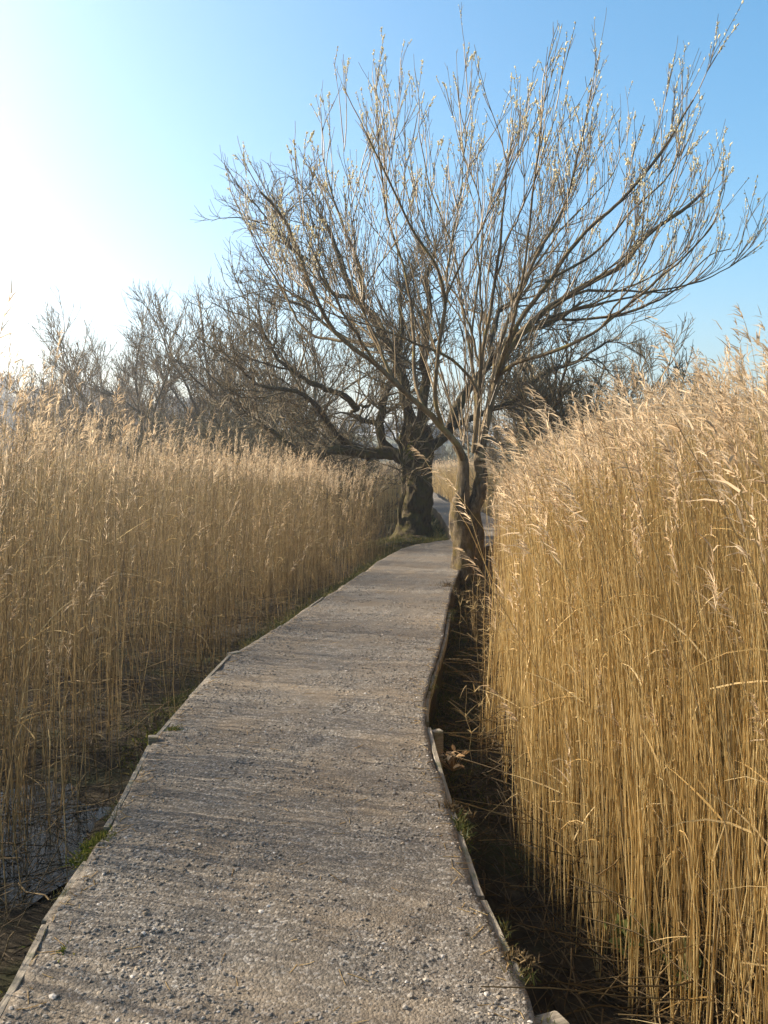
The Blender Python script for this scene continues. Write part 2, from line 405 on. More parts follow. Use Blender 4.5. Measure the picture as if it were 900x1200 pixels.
# ------------------------------------------------------------------ timber boards along the path edges
def board(name, a, b, label, thick=0.030, top=-0.012, deep=0.20, group=None, cat='board'):
    a = np.array(a, float); b = np.array(b, float)
    L = np.linalg.norm(b - a); d = (b - a) / L
    nx = max(3, int(L / 0.08)); nzv = 4
    bag = Bag()
    prof = np.array([[-.5, -deep], [-.5, -.006], [-.36, 0], [.36, 0], [.5, -.006], [.5, -deep]]) * [thick, 1]
    t = np.linspace(-L / 2, L / 2, nx)
    V = np.zeros((nx, 6, 3)); V[..., 0] = t[:, None]; V[..., 1] = prof[None, :, 0]; V[..., 2] = prof[None, :, 1]
    V[..., 1] += 0.004 * (rng.random((nx, 1)) - .5); V[:, 1:5, 2] += 0.004 * (rng.random((nx, 1)) - .5) + 0.003 * (rng.random((nx, 4)) - .5)
    idx = np.arange(nx * 6).reshape(nx, 6)
    Q = np.stack([idx[:-1, :-1], idx[1:, :-1], idx[1:, 1:], idx[:-1, 1:]], -1).reshape(-1, 4)
    bag.add(V.reshape(-1, 3), q=np.vstack([Q, [[0, 1, 4, 5]], [[1, 2, 3, 4]], [[idx[-1, 5], idx[-1, 4], idx[-1, 1], idx[-1, 0]]], [[idx[-1, 4], idx[-1, 3], idx[-1, 2], idx[-1, 1]]]]))
    o = bag.build(name, M['board'], smooth=False)
    c = (a + b) / 2
    o.location = (c[0], c[1], top); o.rotation_euler = (0, (rng.random() - .5) * 0.006, math.atan2(d[1], d[0]))
    return tag(o, label, cat, group)
def edge_board(side, y0, y1, label, group, thick=.028, deep=.2, top=-.006):
    """a board laid against the gravel, sprung to the bend of the path"""
    nx = max(4, int((y1 - y0) / .07)); y = np.linspace(y0, y1, nx)
    sg = -1 if side == 'l' else 1
    xe = (xl(y) if side == 'l' else xr(y)) + sg * (.004 + rng.uniform(0, .01))
    ks = np.ones(7) / 7
    if nx > 9: xe = np.concatenate([xe[:3], np.convolve(xe, ks, 'valid'), xe[-3:]])
    prof = np.array([[0, -deep], [0, -.004], [.1, 0], [.9, 0], [1, -.005], [1, -deep]])
    V = np.zeros((nx, 6, 3))
    V[..., 0] = xe[:, None] + sg * thick * prof[None, :, 0] + .003 * (rng.random((nx, 6)) - .5)
    V[..., 1] = y[:, None]
    V[..., 2] = top + rng.uniform(-.012, .008) + prof[None, :, 1] + (rng.uniform(-.01, .01) * np.linspace(-1, 1, nx))[:, None] + .004 * (rng.random((nx, 1)) - .5)
    c = np.array([xe.mean(), y.mean(), top]); V -= c
    idx = np.arange(nx * 6).reshape(nx, 6); e = idx[-1]
    Q = np.stack([idx[:-1, :-1], idx[1:, :-1], idx[1:, 1:], idx[:-1, 1:]], -1).reshape(-1, 4)
    b = Bag(); b.add(V.reshape(-1, 3), q=np.vstack([Q, [[0, 1, 4, 5]], [[1, 2, 3, 4]], [[e[5], e[4], e[1], e[0]]], [[e[4], e[3], e[2], e[1]]]]))
    o = b.build('edging_board', M['board_y'], smooth=False); o.location = c
    tag(o, label, 'board', group)
GL = 'timber boards edging the left side of the path'; GR = 'timber boards edging the right side of the path'
for y0, y1, l in [(1.2, 2.90, 'weathered edging board at the lower left corner of the path'),
                  (2.93, 3.42, 'short edging board on the left just before the bright moss clump'),
                  (3.74, 4.86, 'pale split edging board left of the path beside the standing water'),
                  (4.90, 5.82, 'edging board on the left half covered by yellow moss'),
                  (5.86, 7.1, 'edging board on the left at the widest bend of the path'),
                  (7.2, 8.5, 'grey edging board on the left where the path starts bending right'),
                  (8.56, 10.3, 'farthest visible edging board on the left under overhanging reeds')]: edge_board('l', y0, y1, l, GL)
for y0, y1, l in [(2.62, 3.08, 'short dark edging board on the right near the loose end block'),
                  (3.12, 3.98, 'mossy edging board on the right above the black ditch'),
                  (4.02, 5.18, 'sunlit pale edging board on the right beside the dead leaves'),
                  (5.35, 6.95, 'shaded edging board on the right at the narrow bend'),
                  (7.0, 9.4, 'long dark edging board on the right leading to the willow')]: edge_board('r', y0, y1, l, GR, top=-.02, deep=.2 if y1 < 5.3 else .07)
board('end_block', (.44, 2.40), (.53, 2.44), 'square timber block sticking out at the lower right path corner', thick=0.085, top=-0.03, deep=.3, cat='timber block')
board('support_post', (.30, 5.22), (.355, 5.25), 'squared post end beside the right edge by the dead leaves', thick=0.06, top=-0.05, deep=.3, cat='post')
board('support_post', (-1.31, 7.14), (-1.24, 7.22), 'sawn post end at the left edge where the path bends', thick=0.07, top=0.012, deep=.3, cat='post')
board('support_post', (-1.375, 4.90), (-1.325, 4.915), 'pale sawn post end at the left edge beside yellow moss', thick=0.05, top=0.02, deep=.3, cat='post')

# ------------------------------------------------------------------ reeds
def reed_bed(name, label, x, y, h, rad, lean_dir, lean, mat, plume_p=0.75, leaves=2.0, nspike=14, plume_len=0.2, seg=7, sides=3, seed=0, plume_w=0.0055, leaf_w=.011, bsd=.06, bend_k=1.0, away=None, spread=.055):
    n = len(x)
    base = np.stack([x, y, ground_z(x, y) - 0.03], -1)
    t = np.linspace(0, 1, seg)
    ld = lean_dir + rng.normal(0, .55, (n, 3)) * [1, 1, 0]; ld[:, 2] = 0
    l1 = rng.normal(0, spread, (n, 2))                     # straight lean
    br = (rng.random(n) < .045) & (y > 4) & (np.ones(n) if away is None else away < .3).astype(bool); l1[br] *= 3.0; h = np.where(br, h * rng.uniform(.5, .9, n), h)
    if away is not None: l1[:, 0] = l1[:, 0] * (1 - away) + (.02 + np.abs(l1[:, 0])) * away
    bend = np.maximum(0.0, rng.normal(lean, bsd, n)) * bend_k
    P = base[:, None] + np.stack([np.zeros_like(h), np.zeros_like(h), h], -1)[:, None] * t[None, :, None]
    P[..., :2] += l1[:, None] * (h[:, None] * t)[..., None]
    P += ld[:, None] * (bend * h)[:, None, None] * (t ** 2.6)[None, :, None]
    P[..., 2] -= (0.35 * bend ** 1.2 * h)[:, None] * t[None] ** 3
    jit = rng.normal(0, .006, (n, seg, 2)); P[:, 1:, :2] += jit[:, 1:]
    R = rad[:, None] * (1 - 0.6 * t)[None]
    b = Bag(); rv = rng.random(n)
    add_tubes(b, P, R, sides, rv)
    nstem = b.n
    # leaves
    m = rng.poisson(leaves, n); own = np.repeat(np.arange(n), m); k = len(own)
    if k:
        tt = rng.uniform(.18, .9, k); f = tt * (seg - 1); i0 = f.astype(int); fr = (f - i0)[:, None]
        p0 = P[own, i0] * (1 - fr) + P[own, np.minimum(i0 + 1, seg - 1)] * fr
        az = rng.random(k) * 2 * PI
        el = rng.uniform(.1, 1.25, k)
        d = np.stack([np.cos(az) * np.cos(el), np.sin(az) * np.cos(el), np.sin(el)], -1) + lean_dir * .25
        d = unit(d)
        L = rng.uniform(.12, .38, k)
        add_ribbons(b, p0, d, L, rng.uniform(.5, 1.1, k) * leaf_w, rng.uniform(.1, .9, k), np.cross(d, rng.normal(0, 1, (k, 3))), 4, np.clip(rv[own] + rng.normal(0.1, .2, k), 0, 1))
    nleaf = b.n
    # plumes
    own = np.nonzero(rng.random(n) < plume_p)[0]
    own = np.repeat(own, nspike); k = len(own)
    if k:
        tip = P[own, -1]; tan = unit(P[own, -1] - P[own, -2])
        s = rng.random(k)
        pl = plume_len * (0.7 + 0.6 * rv[own])
        p0 = tip + tan * ((s - .35) * pl)[:, None] + ld[own] * (0.10 * s ** 2 * pl)[:, None]
        d = unit(tan * 1.0 + ld[own] * .45 + rng.normal(0, .33, (k, 3)))
        L = pl * rng.uniform(.25, .6, k) * (1 - .45 * s)
        add_ribbons(b, p0, d, L, rng.uniform(.6, 1.3, k) * plume_w, rng.uniform(.15, .55, k), np.cross(d, rng.normal(0, 1, (k, 3))), 2, np.clip(rv[own] * .5 + rng.random(k) * .5, 0, 1))
    v = np.concatenate(b.v); q = np.concatenate(b.q); tr = np.concatenate(b.t) if b.t else np.zeros((0, 3), int)
    def mi(f): return np.where(f[:, 0] < nstem, 0, np.where(f[:, 0] < nleaf, 1, 2))
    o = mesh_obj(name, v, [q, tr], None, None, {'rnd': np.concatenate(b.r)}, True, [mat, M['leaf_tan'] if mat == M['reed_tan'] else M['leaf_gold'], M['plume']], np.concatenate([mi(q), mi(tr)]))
    return tag(o, label, 'reeds', kind='stuff')

def pick(n, x0, x1, y0, y1):
    return rng.uniform(x0, x1, n), rng.uniform(y0, y1, n)

def clear_trees(x, y, r1=.33, r2=.75):
    return (np.hypot(x - WILLOW[0], y - WILLOW[1]) > r1) & (np.hypot(x - OLD[0], y - OLD[1]) > r2)

# right bed
def right_reeds():
    x, y = pick(84000, 0, 9, 1.2, 19)
    gap = np.interp(y, [1, 3, 4, 6, 8, 9, 13, 15, 20], [.44, .50, .38, .46, .54, .60, .62, .45, .5]) + 0.18 * (vnoise(x * 0, y, 1.7, 21) - .5)
    e = x - xr(y) - gap                                   # distance into the bed
    dens = np.where(e < 0, 0, np.where(e < 1.6, 1.0, np.where(e < 3.5, .5, .26)))
    dens *= np.clip(e / .12, .25, 1) * (0.55 + 0.9 * vnoise(x, y, 2.2, 22))
    dens *= np.where((y > 16), np.clip((x - xr(y) - .4) / .3, 0, 1), 1)
    keep = (rng.random(len(x)) < dens) & clear_trees(x, y) & (x < 0.62 * y + 1.4)
    x, y, e = x[keep], y[keep], e[keep]
    hm = np.interp(y, [1, 3, 4.5, 6, 9, 13, 19], [1.95, 2.0, 1.78, 1.62, 1.52, 1.44, 1.5]) + np.minimum(e * .52, .68) * np.interp(y, [2, 4.5, 7], [.3, .75, 1])
    h = hm * (1 + np.clip(rng.normal(0, .065, len(x)), -.13, np.where(e < .7, .05, .13))) - .25 * np.clip(1 - e / .3, 0, 1) * rng.random(len(x))
    h *= np.where(rng.random(len(x)) < .12, rng.uniform(.45, .85, len(x)), 1)
    r = rng.uniform(.0019, .0036, len(x))
    far_k = np.interp(y, [3.6, 5.5], [0, 1]); bend_k = (1 - .5 * far_k) * np.where(far_k > 0, np.clip(e / .7, 1 - far_k, 1), 1)
    away = far_k * np.clip(1 - e / .6, 0, 1)
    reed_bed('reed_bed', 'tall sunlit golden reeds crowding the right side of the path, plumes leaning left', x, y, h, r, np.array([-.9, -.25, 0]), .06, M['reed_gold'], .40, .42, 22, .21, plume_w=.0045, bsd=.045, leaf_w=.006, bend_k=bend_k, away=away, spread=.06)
right_reeds()

def left_reeds():
    x, y = pick(140000, -13, 1.2, -.5, 27)
    gap = np.interp(y, [0, 3, 4.5, 6, 9, 13, 17], [.14, .14, .14, .16, .20, .25, .30]) + 0.22 * (vnoise(x * 0, y, 1.9, 31) - .5)
    e = xl(y) - gap - x
    dens = np.where(e < 0, 0, np.where(e < 1.5, .54, np.where(e < 4, .30, .22)))
    dens *= np.clip(e / .40, .28, 1) * (0.10 + 3.2 * vnoise(x, y, 1.7, 32) ** 2.9)
    dens *= np.where(np.hypot((x + 1.95) / .6, (y - 4.2) / .9) < 1, .7, 1)
    dens *= np.where((y > 17) & (x > -1.2), 0, 1)
    keep = (rng.random(len(x)) < dens) & clear_trees(x, y, .3, 1.0) & (x > -0.52 * y - 6.5)
    x, y, e = x[keep], y[keep], e[keep]
    hm = np.interp(y, [0, 3, 5, 8, 11, 14, 18, 27], [2.0, 2.15, 2.2, 2.12, 1.95, 1.62, 1.7, 2.1]) + np.clip(e, 0, 4) * .05
    hm += .22 * (vnoise(x, y, .5, 33) - .5)
    h = hm * (1 + rng.normal(0, .075, len(x))) - .3 * np.clip(1 - e / .5, 0, 1) * rng.random(len(x))
    h *= np.where(rng.random(len(x)) < .18, rng.uniform(.35, .85, len(x)), 1)
    r = rng.uniform(.0017, .0031, len(x))
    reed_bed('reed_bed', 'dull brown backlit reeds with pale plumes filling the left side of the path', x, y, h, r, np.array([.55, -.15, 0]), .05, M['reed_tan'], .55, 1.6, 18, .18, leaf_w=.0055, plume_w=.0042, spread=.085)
left_reeds()

def far_reeds():
    x, y = pick(60000, -45, 45, 20, 110); x2, y2 = pick(16000, -5, 11, 20.5, 80); x = np.concatenate([x, x2]); y = np.concatenate([y, y2])
    e1 = xl(y) - .5 - x; e2 = x - xr(y) - .5
    e = np.maximum(e1, e2)
    keep = (e > 0) & (rng.random(len(x)) < np.where(e < 2.5, .9, .16)) & (np.abs(x) < .5 * y + 2) & clear_trees(x, y, 1, 2.2)
    keep &= ~((x < 2.2) & (x > -3.0) & (y < 22.5))
    x, y = x[keep], y[keep]
    h = rng.normal(1.75, .16, len(x)) + np.where(x > 3, .15, 0)
    reed_bed('reed_bed', 'distant golden reeds lining the far bend seen between the two trunks', x, y, h, rng.uniform(.006, .011, len(x)), np.array([-.8, -.1, 0]), .08, M['reed_gold'], .8, .6, 4, .3, 5, 3, plume_w=.03, leaf_w=.03)
far_reeds()

# dead broken stems lying about the feet of the reeds
def litter():
    b = Bag()
    def some(n, xf, y0, y1, zlo, zhi, lmax):
        y = rng.uniform(y0, y1, n); x = xf(y, n)
        az = rng.random(n) * 2 * PI; el = np.abs(rng.normal(0, .22, n))
        L = rng.uniform(.12, lmax, n)
        d = np.stack([np.cos(az) * np.cos(el), np.sin(az) * np.cos(el), np.sin(el)], -1)
        p = np.stack([x, y, ground_z(x, y) + rng.uniform(zlo, zhi, n)], -1)
        P = p[:, None] + d[:, None] * (L[:, None] * np.linspace(0, 1, 4))[..., None]
        P[:, 1:3] += rng.normal(0, .012, (n, 2, 3))
        P[..., 2] = np.maximum(P[..., 2], ground_z(P[..., 0], P[..., 1]) + .004)
        # nothing may lie in the path
        ok = ~np.any((P[..., 0] > xl(P[..., 1]) - .05) & (P[..., 0] < xr(P[..., 1]) + .05) & (P[..., 2] < .05), axis=1)
        r = rng.uniform(.0016, .0036, n)
        add_tubes(b, P[ok], np.repeat(r[ok, None], 4, 1), 3, np.clip(rng.random(ok.sum()) * .7 + (.3 if zhi > .1 else 0), 0, 1))
    some(5200, lambda y, n: xr(y) + rng.uniform(.1, 1.5, n), 1.8, 13, .0, .06, .6)
    some(1100, lambda y, n: xr(y) + rng.uniform(.5, 1.3, n), 1.8, 9, .02, .40, .7)
    some(2600, lambda y, n: xl(y) - rng.uniform(.06, 2.4, n), .8, 15, .0, .06, .6)
    some(700, lambda y, n: xl(y) - rng.uniform(.4, 2.6, n), .8, 10, .02, .35, .7)
    tag(b.build('reed_litter', M['litter']), 'broken dead reed stems strewn over the dark ground on both sides', 'reed litter', kind='stuff')
litter()

# ------------------------------------------------------------------ grass and small plants
def tufts(bag, x, y, z, n, spread, L, W, el=(.4, 1.4)):
    k = n * len(x)
    px = np.repeat(x, n) + rng.normal(0, spread, k); py = np.repeat(y, n) + rng.normal(0, spread, k); pz = np.repeat(z, n)
    az = rng.random(k) * 2 * PI; e = rng.uniform(*el, k)
    d = np.stack([np.cos(az) * np.cos(e), np.sin(az) * np.cos(e), np.sin(e)], -1)
    add_ribbons(bag, np.stack([px, py, pz], -1), d, rng.uniform(.4, 1, k) * L, rng.uniform(.6, 1.2, k) * W, rng.uniform(.1, .7, k), np.cross(d, rng.normal(0, 1, (k, 3))), 3, rng.random(k))

def grass():
    b = Bag()
    y = rng.uniform(5.5, 19, 900); x = xl(y) - .02 - np.abs(rng.normal(0, .22, 900)); 
    tufts(b, x, y, ground_z(x, y), 14, .04, .22, .005)
    y = rng.uniform(8, 19, 500); x = xl(y) - .06 - np.abs(rng.normal(0, .1, 500))
    tufts(b, x, y, np.maximum(ground_z(x, y), -.15), 12, .05, .20, .006)
    # knoll round the old tree
    n = 1500; a = rng.random(n) * 2 * PI; r = rng.random(n) ** .6 * 2.3
    x = OLD[0] + r * np.cos(a) * .8; y = OLD[1] - .5 + r * np.sin(a); ok = (x < xl(y) - .02) & (r > .3)
    tufts(b, x[ok], y[ok], ground_z(x, y)[ok] - .01, 14, .05, .17, .008)
    # right ditch, moss and grass among the shade
    y = rng.uniform(4.6, 13, 700); x = xr(y) + .03 + np.abs(rng.normal(0, .22, 700))
    tufts(b, x, y, ground_z(x, y), 10, .04, .13, .005)
    y = rng.uniform(20, 60, 700); x = xl(y) - .1 - np.abs(rng.normal(0, .3, 700))
    tufts(b, x, y, ground_z(x, y), 8, .08, .4, .02)
    for side in (0, 1):
        y = rng.uniform(2.2, 12, 260); y = y[vnoise(y, y * 0 + side * 7, 1.4, 61) > .52]
        x = (xr(y) + .02 if side else xl(y) - .02) + rng.normal(0, .018, len(y))
        tufts(b, x, y, np.full(len(y), -.03), 9, .018, .075, .0035)
    tag(b.build('grass', M['grass']), 'short olive grass fringing the path and the knoll under the old tree', 'grass', kind='stuff')
grass()

def straw():
    b = Bag(); n = 420
    y = 2.1 + 11 * rng.random(n) ** 1.3; t = rng.random(n); t = np.where(rng.random(n) < .65, np.where(t < .5, .10 * t, 1 - .10 * (1 - t)), t)
    x = xl(y) + (xr(y) - xl(y)) * t; a = rng.random(n) * PI; L = rng.uniform(.02, .09, n)
    u = np.linspace(-.5, .5, 4)
    px = x[:, None] + np.cos(a)[:, None] * L[:, None] * u; py = y[:, None] + np.sin(a)[:, None] * L[:, None] * u
    add_tubes(b, np.stack([px, py, path_z(px, py) + .003], -1), np.full((n, 4), .0014), 3)
    tag(b.build('straw', M['leaf_gold']), 'short bits of fallen straw along the edges of the gravel', 'straw', kind='stuff')
straw()

def moss(name, x, y, z, sx, sy, n, label, L=.045, cat='moss', mat='moss', w=.006):
    o = (x, y, z); b = Bag()
    px = rng.normal(0, sx, n); py = rng.normal(0, sy, n)
    tufts(b, px, py, -0.01 - .02 * (np.abs(px / sx) + np.abs(py / sy)), 9, .012, L, w, (.2, 1.4))
    ob = b.build(name, M[mat]); ob.location = o
    return tag(ob, label, cat)
moss('moss_clump', -1.21, 3.56, .0, .045, .12, 130, 'bright green moss clump hanging over the left path edge by the water', .07)
moss('moss_clump', -1.28, 5.1, .005, .07, .13, 120, 'yellow moss patch on the left path edge where two boards meet', .05)
moss('moss_clump', -1.06, 2.75, .005, .05, .16, 90, 'dull low moss on the lower left corner of the path', .03)
moss('grass_tuft', .345, 3.75, .0, .02, .12, 60, 'small tuft of grass on the right path edge above the ditch', .07, 'grass tuft', 'grass')
moss('grass_tuft', .42, 2.72, .0, .04, .03, 40, 'dry brown grass tuft at the lower right corner of the path', .06, 'grass tuft', 'litter')
moss('grass_tuft', .30, 3.95, -.01, .05, .03, 50, 'withered brown sprig on the right path edge below the dead leaves', .10, 'grass tuft', 'litter')
moss('grass_tuft', .85, 11.3, .0, .12, .35, 70, 'low brown weeds on the right path edge in front of the willow', .12, 'grass tuft', 'litter')

def leaves(name, c, n, spread, size, mat, label, cat, el=(.0, 1.2), stem=False):
    b = Bag()
    for i in range(n):
        az = rng.random() * 2 * PI; e = rng.uniform(*el); L = size * rng.uniform(.6, 1.2); W = L * rng.uniform(.45, .7)
        p = rng.normal(0, spread, 3) * [1, 1, .4]
        d = np.array([math.cos(az) * math.cos(e), math.sin(az) * math.cos(e), math.sin(e)]); s = unit(np.cross(d, [0, 0, 1.0]) + rng.normal(0, .25, 3)); u = np.cross(s, d)
        if stem:
            p[2] = abs(p[2]) + .05 * rng.random()
            add_tubes(b, np.linspace([0, 0, -.04], p + d * L * .1, 4)[None], np.full((1, 4), .0018), 3)
        t = np.linspace(0, 1, 6); w = np.sin(PI * np.clip(t * .96 + .02, 0, 1)) ** .7 * W / 2
        curl = rng.uniform(-.5, .5) * L
        mid = p + d * (L * t)[:, None] + u * (curl * t * t)[:, None]
        V = np.stack([mid - s * w[:, None] + u * (w * .6)[:, None], mid, mid + s * w[:, None] + u * (w * .6)[:, None]], 1)
        ix = np.arange(18).reshape(6, 3)
        Q = np.stack([ix[:-1, :-1], ix[:-1, 1:], ix[1:, 1:], ix[1:, :-1]], -1).reshape(-1, 4)
        b.add(V.reshape(-1, 3), q=Q, r=np.full(18, rng.random()))
    o = b.build(name, M[mat]); o.location = c
    return tag(o, label, cat)
leaves('dead_leaf_clump', (.40, 4.85, -.13), 26, .05, .045, 'dead_leaf', 'pale curled clump of dead leaves catching sun right of the path', 'dead leaves', (-.3, .55), True)
leaves('marsh_plant', (.98, 3.22, -.27), 26, .06, .085, 'plant', 'small pale green leafy plant at the foot of the right reeds', 'plant', (.1, 1.3), True)
leaves('marsh_plant', (1.12, 2.98, -.28), 18, .05, .06, 'plant', 'lower green seedling in the ditch at the bottom right', 'plant', (.1, 1.3), True)

def weeds(name, c, n, h, spread, label, lean=(0, 0), mat='leaf_tan'):
    b = Bag()
    P = np.zeros((n, 7, 3)); t = np.linspace(0, 1, 7)
    base = rng.normal(0, spread, (n, 2)); H = h * rng.uniform(.6, 1.1, n)
    P[..., :2] = base[:, None]; P[..., 2] = H[:, None] * t
    d = rng.normal(0, .14, (n, 2)) + np.array(lean)
    P[..., :2] += d[:, None] * (H[:, None] * t ** 1.6)[..., None] + np.cumsum(rng.normal(0, .010, (n, 7, 2)), 1)
    add_tubes(b, P, np.repeat(rng.uniform(.0022, .0042, n)[:, None], 7, 1) * (1 - .6 * t)[None], 3)
    # little side sprays
    k = n * 9; own = np.repeat(np.arange(n), 9); ti = rng.integers(3, 7, k)
    D = unit(rng.normal(0, .5, (k, 3)) + [0, 0, .7])
    add_ribbons(b, P[own, ti], D, rng.uniform(.05, .16, k), np.full(k, .006), rng.uniform(.1, .7, k), np.cross(D, rng.normal(0, 1, (k, 3))), 3, rng.random(k))
    o = b.build(name, M[mat]); o.location = c
    return tag(o, label, 'weed')
weeds('dead_weed', (.86, 7.2, -.34), 11, .85, .09, 'straw coloured dead weed standing in front of the right reeds, middle of the three', (.05, 0))
weeds('dead_weed', (1.02, 8.9, -.34), 10, .78, .10, 'low wispy dead weed before the right reeds, nearest to the willow', (-.05, 0))
weeds('dead_weed', (.58, 5.2, -.34), 5, .85, .03, 'thin lone dead weed rising behind the dead leaf clump')
weeds('sapling', (1.62, 12.9, -.3), 12, 1.0, .10, 'thin reddish shoots springing beside the right foot of the willow', (.12, 0), 'russet')

# ------------------------------------------------------------------ trees
def resample(pts, rad, n):
    pts = np.array(pts, float); s = np.concatenate([[0], np.cumsum(np.linalg.norm(np.diff(pts, axis=0), axis=1))])
    # Catmull-Rom through the traced points
    u = np.linspace(0, s[-1], n); out = np.zeros((n, 3))
    tang = np.gradient(pts, s, axis=0)
    k = np.clip(np.searchsorted(s, u, 'right') - 1, 0, len(s) - 2)
    h = (s[k + 1] - s[k])[:, None]; t = ((u - s[k])[:, None]) / h
    out = (2 * t ** 3 - 3 * t ** 2 + 1) * pts[k] + (t ** 3 - 2 * t ** 2 + t) * h * tang[k] + (-2 * t ** 3 + 3 * t ** 2) * pts[k + 1] + (t ** 3 - t ** 2) * h * tang[k + 1]
    r = np.interp(u, s, rad) if len(np.atleast_1d(rad)) == len(s) else np.interp(u / s[-1], np.linspace(0, 1, len(rad)), rad)
    return out, r

class Grow:
    """branches by level; every tube of one level has the same number of points"""
    def __init__(s, seed): s.rg = np.random.default_rng(seed); s.t = {}
    def put(s, P, R, sides): s.t.setdefault((len(P), sides), []).append((P, R))
    def branch(s, p, d, L, r0, r1, n, wig, up, sides):
        rg = s.rg; P = np.zeros((n, 3)); P[0] = p; st = L / (n - 1)
        W = rg.normal(0, wig, (n, 3))
        for i in range(1, n):
            d = d + W[i]; d[2] += up; d = d / math.sqrt(d[0] * d[0] + d[1] * d[1] + d[2] * d[2])
            P[i] = P[i - 1] + d * st
        R = r0 + (r1 - r0) * np.linspace(0, 1, n)
        s.put(P, R, sides); return P, R
    def side_dir(s, tan, ang):
        rg = s.rg; v = rg.normal(0, 1, 3); v -= tan * (v @ tan); v /= np.linalg.norm(v) + 1e-9
        return tan * math.cos(ang) + v * math.sin(ang)
    def sprout(s, P, R, levels, lv=0, t0=.15, tips=None):
        """levels: dicts with per_m, len, ang, wig, up, n, sides, rmin"""
        if lv >= len(levels): return
        q = levels[lv]; rg = s.rg
        seg = np.linalg.norm(np.diff(P, axis=0), axis=1); S = np.concatenate([[0], np.cumsum(seg)]); LL = S[-1]
        cnt = rg.poisson(q['per_m'] * LL * (1 - t0)) + q.get('tip', 1)
        for k in range(cnt):
            t = 1.0 if k < q.get('tip', 1) else t0 + (1 - t0) * rg.random() ** q.get('bias', 1.0)
            u = t * LL; i = min(len(P) - 2, int(np.searchsorted(S, u, 'right') - 1)); f = (u - S[i]) / max(seg[i], 1e-6)
            p = P[i] * (1 - f) + P[i + 1] * f; r = R[i] * (1 - f) + R[i + 1] * f
            tan = (P[i + 1] - P[i]) / max(seg[i], 1e-6)
            a = rg.uniform(*q['ang']) * (.4 if k < q.get('tip', 1) else 1)
            L = rg.uniform(*q['len']) * (1 - q.get('taper', .35) * t)
            r0 = max(q['rmin'], min(r * .75, L * q.get('thick', .008)))
            d = s.side_dir(tan, a); d[2] += q.get('lift', 0); d /= np.linalg.norm(d)
            if q.get('out') is not None:
                c, w = q['out']; o = p - c; o[2] *= .4; d = d + w * o / (np.linalg.norm(o) + 1e-6); d /= np.linalg.norm(d)
            B, BR = s.branch(p, d, L, r0, max(q['rmin'] * .7, r0 * .35), q['n'], q['wig'], q['up'], q['sides'])
            if lv == len(levels) - 1 or (tips is not None and lv >= len(levels) - 2):
                if tips is not None: tips.append(B)
            s.sprout(B, BR, levels, lv + 1, q.get('t0', .2), tips)
    def bag(s):
        b = Bag()
        for (n, sides), l in s.t.items():
            add_tubes(b, np.stack([a for a, _ in l]), np.stack([r for _, r in l]), sides)
        return b
    def clear(s): s.t = {}

def knobbly(P, R, sides, amp, seed, fl=None):
    """a thick trunk or limb with a lumpy surface"""
    b = Bag(); add_tubes(b, P[None], R[None], sides)
    v = b.v[0].reshape(len(P), sides, 3); c = P[:, None]
    off = v - c
    for i in range(len(P)):
        for j in range(sides):
            w_ = Vector((v[i, j][0], v[i, j][1], v[i, j][2] * .32)); q = w_ * 4.6 + Vector((seed, 0, 0)); q2 = w_ * 15.0 + Vector((0, seed, 0))
            k = 1 + amp * mnoise.noise(q) * 1.2 + amp * 1.15 * mnoise.noise(q2)
            if fl is not None: k *= 1 + fl * math.exp(-i / (len(P) * .09)) * (1 + .5 * math.sin(j * 2 * PI / sides * 4 + seed))
            v[i, j] = c[i, 0] + off[i, j] * k
    b.v[0] = v.reshape(-1, 3)
    return b

def add_catkins(bag, tips, rg, per=6, span=.5, ln=.016, w=.0065):
    pos = []; dr = []
    for B in tips:
        if rg.random() > .45: continue
        n = rg.poisson(per * (1 + rg.random()))
        for _ in range(n):
            t = 1 - span * rg.random() ** 1.3; f = t * (len(B) - 1); i = min(len(B) - 2, int(f)); f -= i
            tan = B[i + 1] - B[i]; tan /= np.linalg.norm(tan) + 1e-9
            pos.append(B[i] * (1 - f) + B[i + 1] * f); dr.append(tan * .9 + rg.normal(0, .38, 3) + [0, 0, .2])
    pos = np.array(pos); d = unit(np.array(dr)); n = len(pos)
    a = unit(np.cross(d, rg.normal(0, 1, (n, 3)))); b = np.cross(d, a)
    L = (ln * rg.uniform(.6, 1.3, n))[:, None]; W = (w * rg.uniform(.7, 1.3, n))[:, None]
    c = pos + d * L
    V = np.stack([c - d * L, c + a * W, c + b * W, c - a * W, c - b * W, c + d * L], 1)
    F = np.array([[0, 2, 1], [0, 3, 2], [0, 4, 3], [0, 1, 4], [5, 1, 2], [5, 2, 3], [5, 3, 4], [5, 4, 1]])
    bag.add(V.reshape(-1, 3), t=(F[None] + (np.arange(n) * 6)[:, None, None]).reshape(-1, 3), r=np.repeat(rg.random(n), 6))

def trace(pts, d0, d1, lift=0):
    """a limb seen through the listed photo positions, its distance running from d0 to d1"""
    k = len(pts)
    return np.array([at(x, y, d0 + (d1 - d0) * (i / (k - 1)) ** .8) for i, (x, y) in enumerate(pts)])

